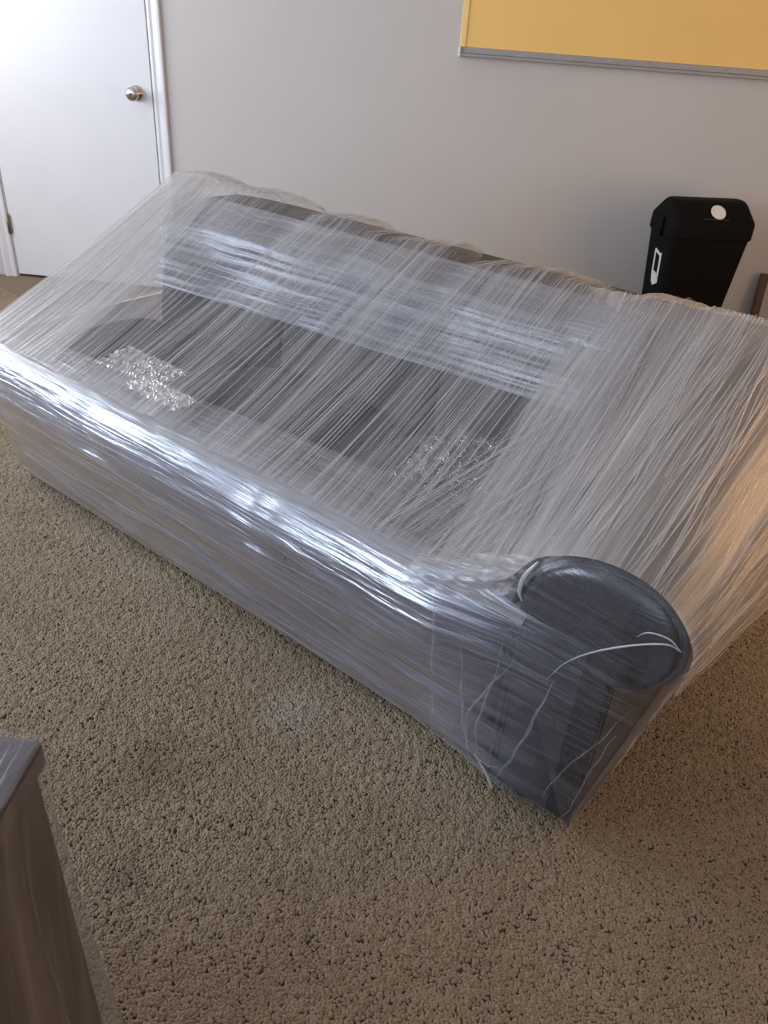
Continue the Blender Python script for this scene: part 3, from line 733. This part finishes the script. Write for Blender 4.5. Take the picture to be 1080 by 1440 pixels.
# printed label on the left face: slanted outline with a solid foot
def side_decal(name, loops, parent):
    bm = bmesh.new()
    def P(y, z):
        k = .71 + (.965 - .71) * (z - .012) / .588
        return Vector((-BW * k / 2 - .0012, y, z))
    for lp in loops:
        vs2 = [bm.verts.new(P(*p)) for p in lp]; bm.faces.new(vs2)
    r = bmesh.ops.extrude_face_region(bm, geom=bm.faces[:])
    for v in [g for g in r['geom'] if isinstance(g, bmesh.types.BMVert)]: v.co.x += .0008
    o = from_bm(name, bm, M_sticker, parent); return o
side_decal('printed_mark', [[(-.045, 0.510), (-.030, 0.506), (-.030, 0.399), (-.045, 0.395)], [(-.030, 0.506), (.015, 0.518), (.02, 0.506), (-.030, 0.493)], [(.008, 0.506), (.02, 0.506), (.02, 0.416), (.008, 0.416)],
                            [(-.045, 0.395), (.02, 0.416), (.02, 0.429), (-.045, 0.412)], [(-.045, 0.397), (.02, 0.416), (.012, 0.374), (-.005, 0.361), (-.045, 0.382)]], body)

# ------------------------------------------------------------------ board on the wall, warm reflection put into its colour
board = empty('wall_board', (.55, WALL_Y, 1.165), 0, 'board coloured yellow for a warm reflection, with an aluminium bottom rail on the grey wall', 'board')
bx0, bx1, bz0, bz1 = -.128, 1.68, 1.165, 2.10
child(box('panel', (bx0 + .02, WALL_Y - .014, bz0 + .03), (bx1 - .02, WALL_Y - .002, bz1 - .02), M_board_refl), board)
child(box('side_rail', (bx0, WALL_Y - .020, bz0 + .035), (bx0 + .026, WALL_Y - .001, bz1), M_board_lit_edge, None, .003), board)
child(box('side_rail', (bx1 - .026, WALL_Y - .020, bz0 + .035), (bx1, WALL_Y - .001, bz1), M_board_lit_edge, None, .003), board)
child(box('top_rail', (bx0 + .026, WALL_Y - .020, bz1 - .028), (bx1 - .026, WALL_Y - .001, bz1), M_alu, None, .003), board)
child(box('bottom_rail', (bx0 + .004, WALL_Y - .024, bz0 + .012), (bx1 - .004, WALL_Y - .001, bz0 + .036), M_alu, None, .003), board)
child(box('pen_ledge', (bx0 + .004, WALL_Y - .036, bz0), (bx1 - .004, WALL_Y - .001, bz0 + .012), M_alu, None, .003), board)
for x in (bx0 - .002, bx1 - .008): child(box('end_cap', (x, WALL_Y - .038, bz0 - .002), (x + .010, WALL_Y - .001, bz0 + .036), M_plast, None, .003), board)

# ------------------------------------------------------------------ framed panel leaning on the wall at the right edge
fp = empty('framed_panel', (1.70, WALL_Y - .09, 0), 0, 'grey panel in a dark brown wooden frame leaning on the wall beside the bin', 'frame')
fp.rotation_euler = (R(-9), 0, 0)
FW, FH, FT = .31, .385, .024
box('frame_rail', (-FW, -FT, .0), (-FW + .036, 0, FH), M_wood, fp, .003); box('frame_rail', (FW - .036, -FT, .0), (FW, 0, FH), M_wood, fp, .003)
box('frame_rail', (-FW + .036, -FT, FH - .03), (FW - .036, 0, FH), M_wood, fp, .003); box('frame_rail', (-FW + .036, -FT, .0), (FW - .036, 0, .036), M_wood, fp, .003)
box('panel', (-FW + .03, -FT + .010, .03), (FW - .03, -.004, FH - .025), M_grey, fp)

# ------------------------------------------------------------------ wrapped side table in the foreground
TX, TY, TZ = -.367, .505, .664
tb = empty('side_table', (TX - .24, TY - .22, 0), R(1.5), 'dark brown side table wrapped in clear film beside the camera', 'table')
HW, HD = .24, .22
box('top', (-HW, -HD, TZ - .035), (HW, HD, TZ), M_dtop, tb, .003)
box('body', (-HW + .008, -HD + .008, .06), (HW - .008, HD - .008, TZ - .035), M_dresser, tb, .003)
for sx in (-1, 1):
    for sy in (-1, 1):
        x, y = sx * (HW - .05), sy * (HD - .05); box('leg', (x - .02, y - .02, 0), (x + .02, y + .02, .06), M_dresser, tb, .002)
F_tab = film('film_table', .02, .22, .2, .6, .9, .10, 1.2, 26, 110, (.5, .46, .46), 1.0, 51., .52, .72)
F_tab2 = film('film_table_side', .08, .34, .14, .55, 1.2, .2, 1.0, 20, 80, (.50, .42, .39), .8, 57., .48, .74)
def ttop(u, v):
    x = -HW - .003 + u * (2 * HW + .006); y = -HD - .003 + v * (2 * HD + .006)
    return Vector((x, y, TZ + .003 + .006 * abs(nz(x * 34 + y * 12, y * 5, 1.))))
grid('wrap_top', ttop, 70, 24, F_tab, tb, lambda u, v: (v * .45 + u * .1, u * .5 - v * .12))
per = rrect(2 * HW + .008, 2 * HD + .008, 0, .012, 3)
def ring_at(u):
    x = u * len(per); i = int(x) % len(per); a = Vector(per[i]); b = Vector(per[(i + 1) % len(per)]); return a.lerp(b, x - int(x))
plen = [0.]
for i in range(len(per)): plen.append(plen[-1] + (Vector(per[(i + 1) % len(per)]) - Vector(per[i])).length)
def ring_len(t):
    t = t * plen[-1]
    for i in range(len(per)):
        if t <= plen[i + 1] + 1e-9: return Vector(per[i]).lerp(Vector(per[(i + 1) % len(per)]), (t - plen[i]) / max(1e-9, plen[i + 1] - plen[i]))
    return Vector(per[0])
def tside(u, v):
    p = ring_len(u); z = TZ - .002 - v * (TZ - .01)
    k = 1 - .016 * math.sin(min(1, max(0, (v - .05) / .15)) * math.pi * .5) + .075 * max(0, v - .2)
    q = Vector((p.x * k, p.y * k, z)); q += Vector((p.x, p.y, 0)).normalized() * (.006 * nz(u * 90 + v * 6, v * 2.5, 3.)) * min(1, v * 8)
    return q
grid('wrap_sides', tside, 180, 26, F_tab2, tb, lambda u, v: (v * .6, u * 1.85 + v * .12))
rb = Ribbons()    # taut creases along the edges of the wrapped top, coloured pale for streaks of glare
for (x, y0, y1, wd) in ((.229, -.2, .212, .0010), (.217, -.2, .205, .0019), (.203, -.2, .208, .0016), (.190, .05, .195, .0012), (.15, -.2, .20, .0022)):
    rb.add([Vector((x + .004 * nz(k * .3, x * 50), y0 + (y1 - y0) * k / 14, TZ + .008)) for k in range(15)], wd, .5, True)
for k0 in range(6):
    rb.add([Vector((-HW + .03 + (2 * HW - .05) * k / 14, HD - .012 - .012 * k0 - .004 * math.sin(k * .9 + k0), TZ + .007)) for k in range(15)], .0009, .5, True)
rb.build('wrap_glare_creases', film('film_glare_crease', .55, .3, .2, .3, 2.5, .2, 3, 300, 900, (.9, .9, .92), .3, 61.), tb)
rb = Ribbons()
for k0 in range(26):
    u = random.uniform(0, 1.); du = random.uniform(-.03, .03)
    rb.add([tside((u + du * k / 12) % 1., .05 + .9 * k / 12) * 1.004 for k in range(13)], random.choice((.0012, .002, .003)), .15, True)
rb.build('wrap_side_folds', F_fold, tb)
